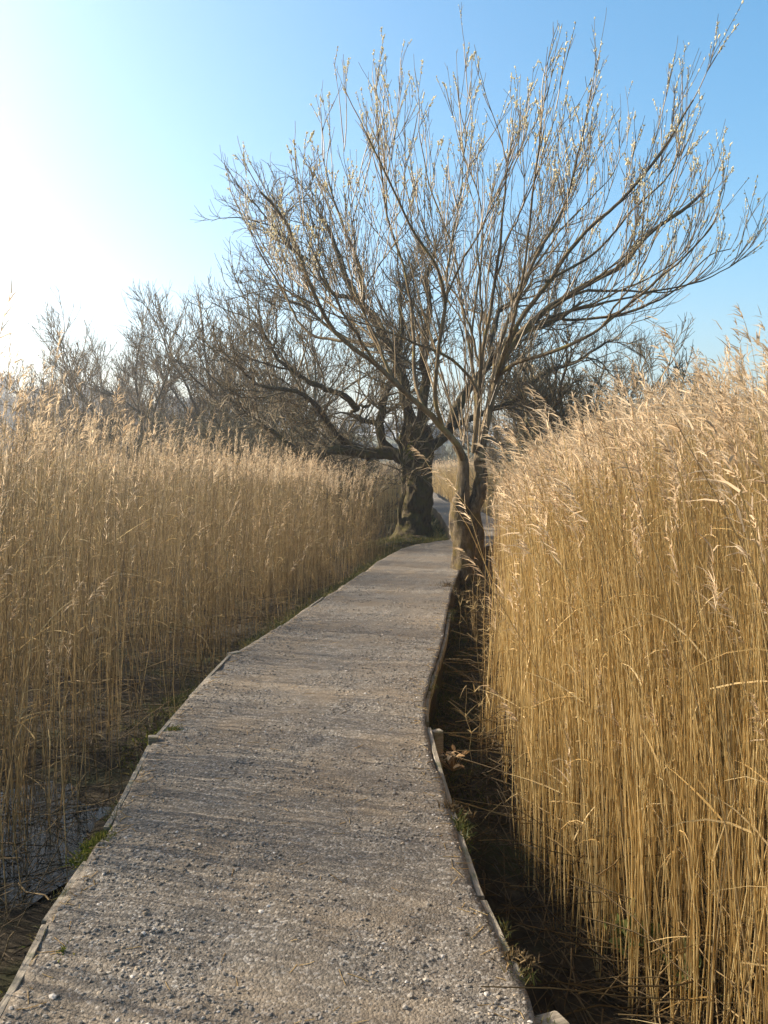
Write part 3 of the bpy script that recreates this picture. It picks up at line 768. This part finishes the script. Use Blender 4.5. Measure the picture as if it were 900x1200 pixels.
def make_willow():
    D = WILLOW[1]; org = np.array([WILLOW[0], D, -.33])
    root = empty('willow_tree', org, 'slender twin stemmed willow with catkins leaning at the right edge of the path', 'tree')
    g = Grow(3); tips = []
    # twin twisted stems rising from one mossy foot
    s1, r1 = resample(trace([(547, 690), (546, 668), (541, 625), (538, 602), (542, 578), (543, 556), (543, 538), (533, 521)], D, D - .02), [.26, .21, .165, .15, .115, .095, .080, .052], 90)
    s2, r2 = resample(trace([(549, 690), (553, 655), (556, 617), (554, 600), (561, 578), (564, 556), (562, 538), (567, 512)], D + .05, D + .05), [.20, .165, .135, .13, .11, .10, .090, .068], 90)
    b = knobbly(s1, r1, 28, .15, 3.1, .3); b2 = knobbly(s2, r2, 28, .15, 8.4, .25)
    for v, q, r in zip(b2.v, b2.q, b2.r): b.add(v, q=q, r=r)
    b.build('trunk', M['bark_willow'], root, origin=org)
    LIMBS = [   # photo trace, distance offset at its end, base radius, offset at its start
        ([(543, 541), (537, 526), (519, 503), (497, 480), (469, 455), (436, 426), (400, 400), (365, 337), (335, 256), (284, 198), (246, 150)], -1.6, .085, 0),
        ([(562, 541), (567, 505), (578, 455), (594, 414), (636, 368), (695, 331), (731, 312), (760, 276), (812, 242), (885, 150)], .6, .115, 0),
        ([(580, 448), (590, 412), (605, 378), (640, 330), (680, 275), (724, 235), (768, 183), (826, 92), (868, 45)], -1.4, .07, .15),
        ([(574, 470), (582, 420), (598, 372), (630, 300), (662, 242), (680, 169), (694, 90), (709, 30)], 1.2, .06, .15),
        ([(555, 530), (560, 470), (568, 396), (580, 337), (592, 220), (599, 147), (585, 105)], -.8, .062, 0),
        ([(558, 490), (556, 450), (552, 400), (562, 315), (562, 242), (540, 165), (548, 110)], 1.7, .04, -.1),
        ([(519, 503), (512, 470), (516, 420), (522, 340), (516, 315), (489, 271), (460, 205), (430, 132), (410, 70)], -2.0, .055, -.45),
        ([(497, 480), (484, 440), (482, 400), (480, 370), (470, 320), (450, 250), (442, 170), (436, 60)], .9, .05, -.6),
        ([(469, 455), (446, 415), (428, 370), (423, 310), (400, 250), (385, 190), (372, 120)], .4, .042, -.75),
        ([(583, 440), (610, 422), (650, 410), (700, 385), (746, 345), (797, 300), (848, 240), (880, 200)], -2.2, .055, .15),
        ([(636, 368), (660, 375), (720, 370), (780, 345), (830, 300), (860, 290), (885, 260)], 2.2, .042, .3),
        ([(560, 465), (550, 410), (541, 360), (535, 300), (505, 220), (490, 140), (480, 90)], 2.2, .042, -.15),
        ([(590, 412), (600, 380), (612, 330), (625, 250), (632, 180), (640, 110), (650, 70)], -2.4, .042, -.2),
        ([(400, 400), (360, 390), (330, 340), (305, 300), (288, 260), (270, 235)], -.2, .035, -1.0),
        ([(640, 330), (690, 300), (735, 250), (790, 190), (800, 130), (790, 70)], .6, .035, -.6),
    ]
    MAIN = []
    lv = [dict(per_m=3.3, len=(.7, 1.9), ang=(.3, .75), wig=.05, up=.06, n=8, sides=4, rmin=.008, lift=.5, thick=.0065, taper=.55, tip=1),
          dict(per_m=3.9, len=(.35, 1.05), ang=(.25, .65), wig=.06, up=.05, n=6, sides=3, rmin=.0052, lift=.4, thick=.007, tip=1, t0=.12),
          dict(per_m=1.8, len=(.14, .4), ang=(.3, .7), wig=.05, up=.04, n=4, sides=3, rmin=.0042, lift=.3, thick=.007, tip=0, t0=.2)]
    for pts, dd, r, d0 in LIMBS:
        r *= .62
        P, R = resample(trace(pts, D + d0, D + dd), [r, r * .8, r * .6, r * .38, r * .16], 30)
        P, R = P[:25], R[:25]; MAIN.append((P, R))
        P[2:] += np.cumsum(g.rg.normal(0, .009, (23, 3)), 0)
        lb = knobbly(P, R, 8, .12, r * 100)
        lb.build('limb', M['bark_limb'], root, origin=org)
        g.sprout(P, R, lv, 0, .24, tips)
    # lesser limbs fanning out to the rim of the crown
    for k in range(22):
        ex = 285 + 590 * (k + g.rg.random()) / 22; q = (ex - 575) / 290
        ey = 90 + 170 * q * q + g.rg.uniform(0, 130)
        E = at(ex, ey, D + g.rg.uniform(-2.6, 2.6)); best = None
        for P, R in MAIN:
            for i in range(5, 19):
                v = E - P[i]; L = np.linalg.norm(v); tn = unit(P[i + 1] - P[i])
                if 1.6 < L < 4.2 and R[i] > .014:
                    c = (v / L) @ tn + .25 * g.rg.random()
                    if (v / L) @ tn < .93 and (best is None or c > best[0]): best = (c, P[i], tn, L, R[i])
        if best is None: continue
        _, p, tn, L, rr = best; r = min(rr * .7, .026)
        u = np.linspace(0, 1, 24)[:, None]; m1 = unit(tn * .8 + unit(E - p) * .6) * L; m2 = unit(unit(E - p) + [0, 0, .7]) * L
        P = (2 * u ** 3 - 3 * u ** 2 + 1) * p + (u ** 3 - 2 * u ** 2 + u) * m1 + (-2 * u ** 3 + 3 * u ** 2) * E + (u ** 3 - u ** 2) * m2
        P[2:] += np.cumsum(g.rg.normal(0, .012, (22, 3)), 0); R = np.linspace(r, r * .22, 24)
        knobbly(P, R, 6, .1, k + 1.0).build('limb', M['bark_limb'], root, origin=org)
        g.sprout(P, R, lv, 0, .2, tips)
    # dense upright shoots round the fork
    shoots = []
    for k in range(45):
        x0 = g.rg.normal(552, 24); y0 = 545 - abs(x0 - 553) * 1.5 - g.rg.random() * 70
        p = at(x0, y0, D + g.rg.normal(0, .25))
        d = np.array([(x0 - 555) * .007 + g.rg.normal(0, .12), g.rg.normal(0, .14), 1.0]); d /= np.linalg.norm(d)
        B, BR = g.branch(p, d, g.rg.uniform(.7, 2.0), .010, .004, 10, .06, .015, 4)
        g.sprout(B, BR, [dict(per_m=2.6, len=(.3, .9), ang=(.25, .6), wig=.05, up=.04, n=5, sides=3, rmin=.005, lift=.4, tip=0), dict(per_m=2, len=(.15, .4), ang=(.3, .6), wig=.05, up=.03, n=4, sides=3, rmin=.0042, tip=0)], 0, .25)
    g.bag().build('crown', M['twig_willow'], root, origin=org)
    high = [B for B in tips if B[-1][2] > 3.6 and np.linalg.norm((B[-1] - [WILLOW[0], D, 1.2]) * [1.25, .8, 1]) > 4.6]
    cb = Bag(); add_catkins(cb, high, g.rg, 5.2, .7, .024, .0105)
    tag(cb.build('catkins', M['catkin'], root, smooth=False, origin=org), kind='stuff')
make_willow()

def make_old():
    D = OLD[1]; org = np.array([OLD[0], D, 0.0])
    root = empty('old_tree', org, 'massive dark mossy old tree with crooked limbs left of the path behind the willow', 'tree')
    g = Grow(5)
    s, r = resample(trace([(484, 642), (485, 628), (488, 600), (491, 570), (491, 545), (489, 520), (486, 500)], D, D), [.46, .40, .31, .30, .33, .36, .30], 110)
    knobbly(s, r, 44, .18, 2.2, .35).build('trunk', M['bark_old'], root, origin=org)
    LIMBS = [
        ([(487, 548), (464, 533), (432, 528), (404, 521), (375, 527), (345, 512), (318, 490)], -1.2, .19),
        ([(462, 535), (449, 517), (444, 497), (449, 478), (451, 460), (462, 425), (470, 380), (462, 330)], .3, .125),
        ([(445, 500), (430, 489), (419, 479), (426, 471), (438, 467), (451, 463)], 0, .085),
        ([(419, 480), (400, 462), (375, 452), (348, 438), (320, 405), (300, 365)], -1.5, .085),
        ([(487, 508), (478, 480), (470, 440), (452, 400), (428, 355), (405, 320), (392, 290), (375, 262)], 1.0, .17),
        ([(489, 510), (495, 460), (492, 410), (503, 360), (498, 320), (508, 285)], -1.0, .15),
        ([(497, 525), (512, 519), (528, 500), (545, 460), (575, 420), (605, 390), (650, 375), (690, 350)], 1.2, .16),
        ([(528, 500), (560, 488), (600, 470), (640, 440), (670, 430), (720, 405)], 2.4, .10),
        ([(428, 350), (395, 345), (365, 310), (340, 290), (318, 262), (305, 240)], -.6, .06),
        ([(404, 521), (390, 500), (372, 470), (345, 455), (312, 450), (285, 430)], -2.4, .09),
        ([(575, 420), (580, 370), (605, 345), (615, 310), (630, 285)], 2.0, .08),
        ([(470, 640), (470, 600), (473, 560), (472, 520), (477, 480), (470, 430), (455, 380)], -.9, .065),
        ([(452, 400), (430, 405), (400, 400), (362, 372), (335, 345), (310, 335)], 2.2, .07),
        ([(432, 528), (425, 560), (405, 575), (385, 580), (370, 570)], -1.6, .05),
    ]
    lv = [dict(per_m=5.5, len=(.9, 2.2), ang=(.5, 1.2), wig=.17, up=.035, n=9, sides=5, rmin=.013, lift=.12, thick=.016, tip=2, taper=.3),
          dict(per_m=7.5, len=(.4, 1.05), ang=(.45, 1.15), wig=.17, up=.04, n=7, sides=3, rmin=.008, lift=.15, thick=.011, tip=1, t0=.1),
          dict(per_m=7.0, len=(.18, .55), ang=(.4, 1.0), wig=.12, up=.04, n=4, sides=3, rmin=.0055, lift=.15, thick=.01, tip=0, t0=.1)]
    for pts, dd, r in LIMBS:
        r *= .84
        P, R = resample(trace(pts, D, D + dd), [r, r * .85, r * .7, r * .5, r * .25], 30)
        P[3:] += np.cumsum(g.rg.normal(0, .022, (27, 3)), 0)
        knobbly(P, R, 10, .2, r * 77).build('limb', M['bark_old'], root, origin=org)
        g.sprout(P, R, lv, 0, .22)
    g.bag().build('crown', M['twig_old'], root, origin=org)
    # pale mossy burr on the trunk
    b = Bag(); n = 90; u = unit(rng.normal(0, 1, (n, 3))); 
    c = at(481, 528, D - .33)
    scatter_blobs(b, c - org + u * [.10, .05, .19], rng.uniform(.03, .07, n), (.8, 1.2))
    b.build('moss', M['moss'], root)
make_old()

# ------------------------------------------------------------------ trees and scrub behind
def far_tree(name, x, depth, h, spread, label, seed, base_z=-.3, limbs=11, lv_scale=1.0, mat='twig_far', lean=0.0, trunk_r=.22, group=None, cat='tree', fork=.22, rm=1.0):
    g = Grow(seed); rg = g.rg
    org = np.array([x, depth, base_z])
    root = empty(name, org, label, cat, group)
    P, R = resample([[0, 0, 0], [lean * .1 * h, 0, h * fork * .5], [lean * .22 * h + .1, .1, h * fork]], [trunk_r * 1.2, trunk_r, trunk_r * .85], 14)
    knobbly(P, R, 10, .15, seed, .2).build('trunk', M['bark_far'], root)
    top = P[-1]
    for k in range(limbs):
        a = k * 2 * PI / limbs + rg.uniform(-.3, .3); tilt = 1.25 * math.sqrt((k + .3) / limbs)
        L = h * (1 - fork) * rg.uniform(.72, .86)
        d = np.array([math.cos(a * 2.4) * math.sin(tilt) * spread, math.sin(a * 2.4) * math.sin(tilt) * spread, math.cos(tilt)]); d /= np.linalg.norm(d)
        n = 14; B = np.zeros((n, 3)); B[0] = P[-1 - rg.integers(0, 4)]
        for i in range(1, n):
            d = d + rg.normal(0, .13, 3); d[2] += .045; d /= np.linalg.norm(d); B[i] = B[i - 1] + d * L / (n - 1)
        BR = np.linspace(trunk_r * .38, .02, n)
        if limbs <= 11: knobbly(B, BR, 7, .12, k + seed).build('limb', M['bark_far'], root)
        else: g.put(B, BR, 5)
        sc = h / 9.0
        g.sprout(B, BR, [dict(per_m=3.2 / sc * lv_scale, len=(1.0 * sc, 2.6 * sc), ang=(.45, 1.0), wig=.13, up=.04, n=8, sides=4, rmin=.016 * rm, lift=.25, thick=.012, tip=1),
                         dict(per_m=5.6 / sc * lv_scale, len=(.5 * sc, 1.3 * sc), ang=(.4, .9), wig=.12, up=.04, n=6, sides=3, rmin=.011 * rm, lift=.25, thick=.01, tip=1, t0=.12),
                         dict(per_m=5.0 / sc * lv_scale, len=(.25 * sc, .65 * sc), ang=(.35, .8), wig=.1, up=.04, n=4, sides=3, rmin=.008 * rm, lift=.2, tip=0, t0=.12)], 0, .18)
    g.bag().build('crown', M[mat], root)
    return root
GT = 'bare trees standing behind the left reeds'
def X(px, d): return (px - 450) / FPX * d
far_tree('bare_tree', X(165, 38), 38, 9.9, 1.5, 'broad bare tree with a crooked sideways bough above the left reeds', 21, group=GT)
far_tree('bare_tree', X(240, 36), 36, 9.6, 1.1, 'fine twigged round bare tree between the broad one and the old tree', 22, group=GT)
far_tree('bare_tree', X(318, 31), 31, 9.0, 1.1, 'bare tree standing nearest to the left side of the old tree crown', 23, group=GT)
far_tree('bare_tree', X(85, 44), 44, 8.0, 1.3, 'low pale bare tree at the left end of the tree row', 24, group=GT)
far_tree('bare_tree', X(118, 50), 50, 10.0, 1.2, 'thin faint bare tree half hidden behind the broad one', 25, group=GT)
GT2 = 'bare trees standing behind the right reeds'
far_tree('bare_tree', X(700, 19), 19, 5.2, 1.2, 'leaning bare tree rising from the right reeds beside the willow', 26, lean=.35, trunk_r=.14, group=GT2)
far_tree('bare_tree', X(665, 27), 27, 7.2, 1.2, 'dense bare tree right behind the willow crown', 27, group=GT2)
far_tree('bare_tree', X(790, 40), 40, 5.2, 1.4, 'low bare tree just topping the right reeds below the willow branch tips', 28, group=GT2)
far_tree('bare_tree', X(875, 42), 42, 5.4, 1.3, 'small bare tree peeping over the reed plumes at the right edge', 29, group=GT2)
far_tree('bare_tree', X(610, 36), 36, 7.0, 1.2, 'bare tree farther back, mostly hidden behind the lower willow crown', 30, group=GT2)

# scrub thicket behind the left reeds
GS = 'tangled scrub bushes behind the left reeds'
sc1 = far_tree('scrub_bush', X(205, 30), 30, 4.6, 2.0, 'leftmost scrub bush under the broad bare tree', 41, limbs=12, lv_scale=.9, mat='twig_scrub', trunk_r=.10, group=GS, cat='bush', fork=.06, rm=.9)
sc2 = far_tree('scrub_bush', X(300, 26), 26, 4.7, 2.0, 'densest brown scrub bush rising behind the reed plumes, left of the old tree', 42, limbs=13, lv_scale=1.0, mat='twig_scrub', trunk_r=.10, group=GS, cat='bush', fork=.06, rm=.9)
for src, px, d, rz, s, l in [
        (sc2, 255, 28.5, 1.2, .98, 'scrub bush in the middle of the thicket between two bare trees'),
        (sc1, 322, 25, 2.1, .95, 'olive scrub bush below the long left limb of the old tree'),
        (sc2, 352, 23.5, 4.0, .8, 'scrub bush close against the left side of the old tree'),
        (sc1, 372, 30, 5.0, .85, 'scrub bush farther back seen under the looped limb of the old tree'),
        (sc1, 160, 34, .6, .95, 'low scrub bush beneath the crooked bough of the broad tree'),
        (sc2, 425, 24, 2.7, .34, 'small low scrub bush left of the old trunk, half sunk in reeds')]:
    copy_thing(src, (X(px, d), d, -.3), rz, (s, s, s), l)
for src, px, d, rz, s, l in [
        (sc2, 20, 44, .4, 1.0, 'dark scrub bush at the left edge of the photo under the faint tree line'),
        (sc1, 80, 42, 1.9, .95, 'dark scrub bush below the low pale tree at the left end'),
        (sc2, 130, 40, 3.3, .92, 'scrub bush between the low pale tree and the broad bare tree'),
        (sc1, 503, 72, 2.6, 1.05, 'far brown scrub bush closing the view through the gap between the trunks'),
        (sc2, 545, 70, .9, 1.0, 'far scrub bush right of the gap, behind the willow trunk')]:
    copy_thing(src, (X(px, d), d, -.3), rz, (s, s, s), l)
GS2 = 'scrub bushes behind the right reeds'
for src, px, d, rz, s, l in [
        (sc1, 690, 21, 1.0, .8, 'scrub bush right of the willow fork, lowest of the right scrub'),
        (sc2, 745, 24, 3.0, .85, 'scrub bush behind the reed plumes to the right of the willow'),
        (sc1, 800, 30, 4.4, .95, 'scrub bush showing through the plumes under the leaning bare tree')]:
    copy_thing(src, (X(px, d), d, -.3), rz, (s, s, s), l, GS2)

# ------------------------------------------------------------------ far hill and woodland
def hill_h(x, y):
    prof = np.interp(x, [-400, -120, -60, -20, 30, 90, 180, 400], [24, 21, 17, 11, 8.5, 9, 10, 13])
    ridge = np.exp(-((y - 210) / 55.0) ** 2)
    return -1.0 + prof * ridge * (0.85 + .3 * vnoise(x, y, .03, 51))
hx = np.linspace(-420, 420, 140); hy = np.linspace(120, 420, 60)
HX, HY = np.meshgrid(hx, hy); idx = np.arange(HX.size).reshape(HX.shape)
Q = np.stack([idx[:-1, :-1], idx[:-1, 1:], idx[1:, 1:], idx[1:, :-1]], -1).reshape(-1, 4)
tag(mesh_obj('hills', np.stack([HX, HY, hill_h(HX, HY)], -1).reshape(-1, 3), [Q], M['hill']), kind='structure')
def woodland():
    b = Bag()
    for k in range(420):
        y = rng.uniform(140, 215); x = rng.uniform(-.6, .6) * y
        if rng.random() > np.interp(x, [-90, -40, 0, 90], [1, .85, .3, .4]): continue
        z = hill_h(x, y); h = rng.uniform(3, 6.5)
        n = 260; u = unit(rng.normal(0, 1, (n, 3))) * (rng.random((n, 1)) ** .45) * [h * .55, h * .55, h * .5] + [x, y, z + h * .5]
        d = unit(rng.normal(0, 1, (n, 3)) + [0, 0, .5]); s = unit(np.cross(d, rng.normal(0, 1, (n, 3))))
        L = rng.uniform(.5, 1.3, (n, 1)); w = rng.uniform(.1, .45, (n, 1))
        V = np.stack([u - s * w, u + s * w, u + d * L], 1)
        b.add(V.reshape(-1, 3), t=np.arange(n * 3).reshape(n, 3), r=np.repeat(np.clip(rng.random() * .6 + rng.random(n) * .4, 0, 1), 3))
    tag(b.build('woodland', M['wood_far'], smooth=False), 'dark far off woodland along the low hill at the left horizon', 'woodland', kind='stuff')
woodland()

# ------------------------------------------------------------------ camera, light, sky
cam = bpy.data.cameras.new('camera'); co = bpy.data.objects.new('camera', cam); C.objects.link(co)
cam.sensor_fit = 'VERTICAL'; cam.sensor_height = 36; cam.sensor_width = 27; cam.lens = 36 * FPX / 1200
cam.clip_start = .05; cam.clip_end = 4000
co.location = (0, 0, CAMZ); co.rotation_euler = (PI / 2 - TH, 0, 0)
bpy.context.scene.camera = co

az, el = math.radians(SUN_AZ), math.radians(SUN_EL)
sd = Vector((math.sin(az) * math.cos(el), math.cos(az) * math.cos(el), math.sin(el)))
sun = bpy.data.lights.new('sun', 'SUN'); sun.energy = 5.0; sun.angle = math.radians(.5); sun.color = (1, .91, .76)
so = bpy.data.objects.new('sun', sun); C.objects.link(so); so.rotation_euler = sd.to_track_quat('Z', 'Y').to_euler()
so.location = sd * 50

w = bpy.data.worlds.new('World'); bpy.context.scene.world = w; w.use_nodes = True
nt = w.node_tree; nt.nodes.clear()
sky = nt.nodes.new('ShaderNodeTexSky'); sky.sky_type = 'NISHITA'; sky.sun_disc = False
sky.sun_elevation = el; sky.sun_rotation = az % (2 * PI)
sky.air_density = 1.0; sky.dust_density = 2.8; sky.ozone_density = 1.2; sky.altitude = 0
bg = nt.nodes.new('ShaderNodeBackground'); bg.inputs[1].default_value = .10
ow = nt.nodes.new('ShaderNodeOutputWorld')
hs = nt.nodes.new('ShaderNodeHueSaturation'); hs.inputs['Saturation'].default_value = 1.4; hs.inputs['Hue'].default_value = .487
nt.links.new(sky.outputs[0], hs.inputs['Color']); nt.links.new(hs.outputs[0], bg.inputs[0]); nt.links.new(bg.outputs[0], ow.inputs[0])

def haze(density):
    m, nt, out = new_mat('haze')
    v = nt.nodes.new('ShaderNodeVolumePrincipled'); v.inputs['Color'].default_value = (.93, .95, 1, 1)
    v.inputs['Density'].default_value = density; v.inputs['Anisotropy'].default_value = .65
    nt.links.new(v.outputs[0], out.inputs['Volume'])
    x0, x1, y0, y1, z0, z1 = -1600, 1600, -400, 2600, -3.0, 34
    V = [(x, y, z) for z in (z0, z1) for x, y in ((x0, y0), (x1, y0), (x1, y1), (x0, y1))]
    F = [[0, 3, 2, 1], [4, 5, 6, 7], [0, 1, 5, 4], [1, 2, 6, 5], [2, 3, 7, 6], [3, 0, 4, 7]]
    tag(mesh_obj('haze', V, [F], m, smooth=False), kind='stuff')
haze(.0015)

sc = bpy.context.scene
sc.view_settings.view_transform = 'Standard'; sc.view_settings.look = 'None'
sc.view_settings.gamma = 1; sc.view_settings.exposure = 1.55
sc.render.film_transparent = False
sc.render.engine = 'CYCLES'
sc.cycles.max_bounces = 6; sc.cycles.diffuse_bounces = 3; sc.cycles.glossy_bounces = 2; sc.cycles.transmission_bounces = 3
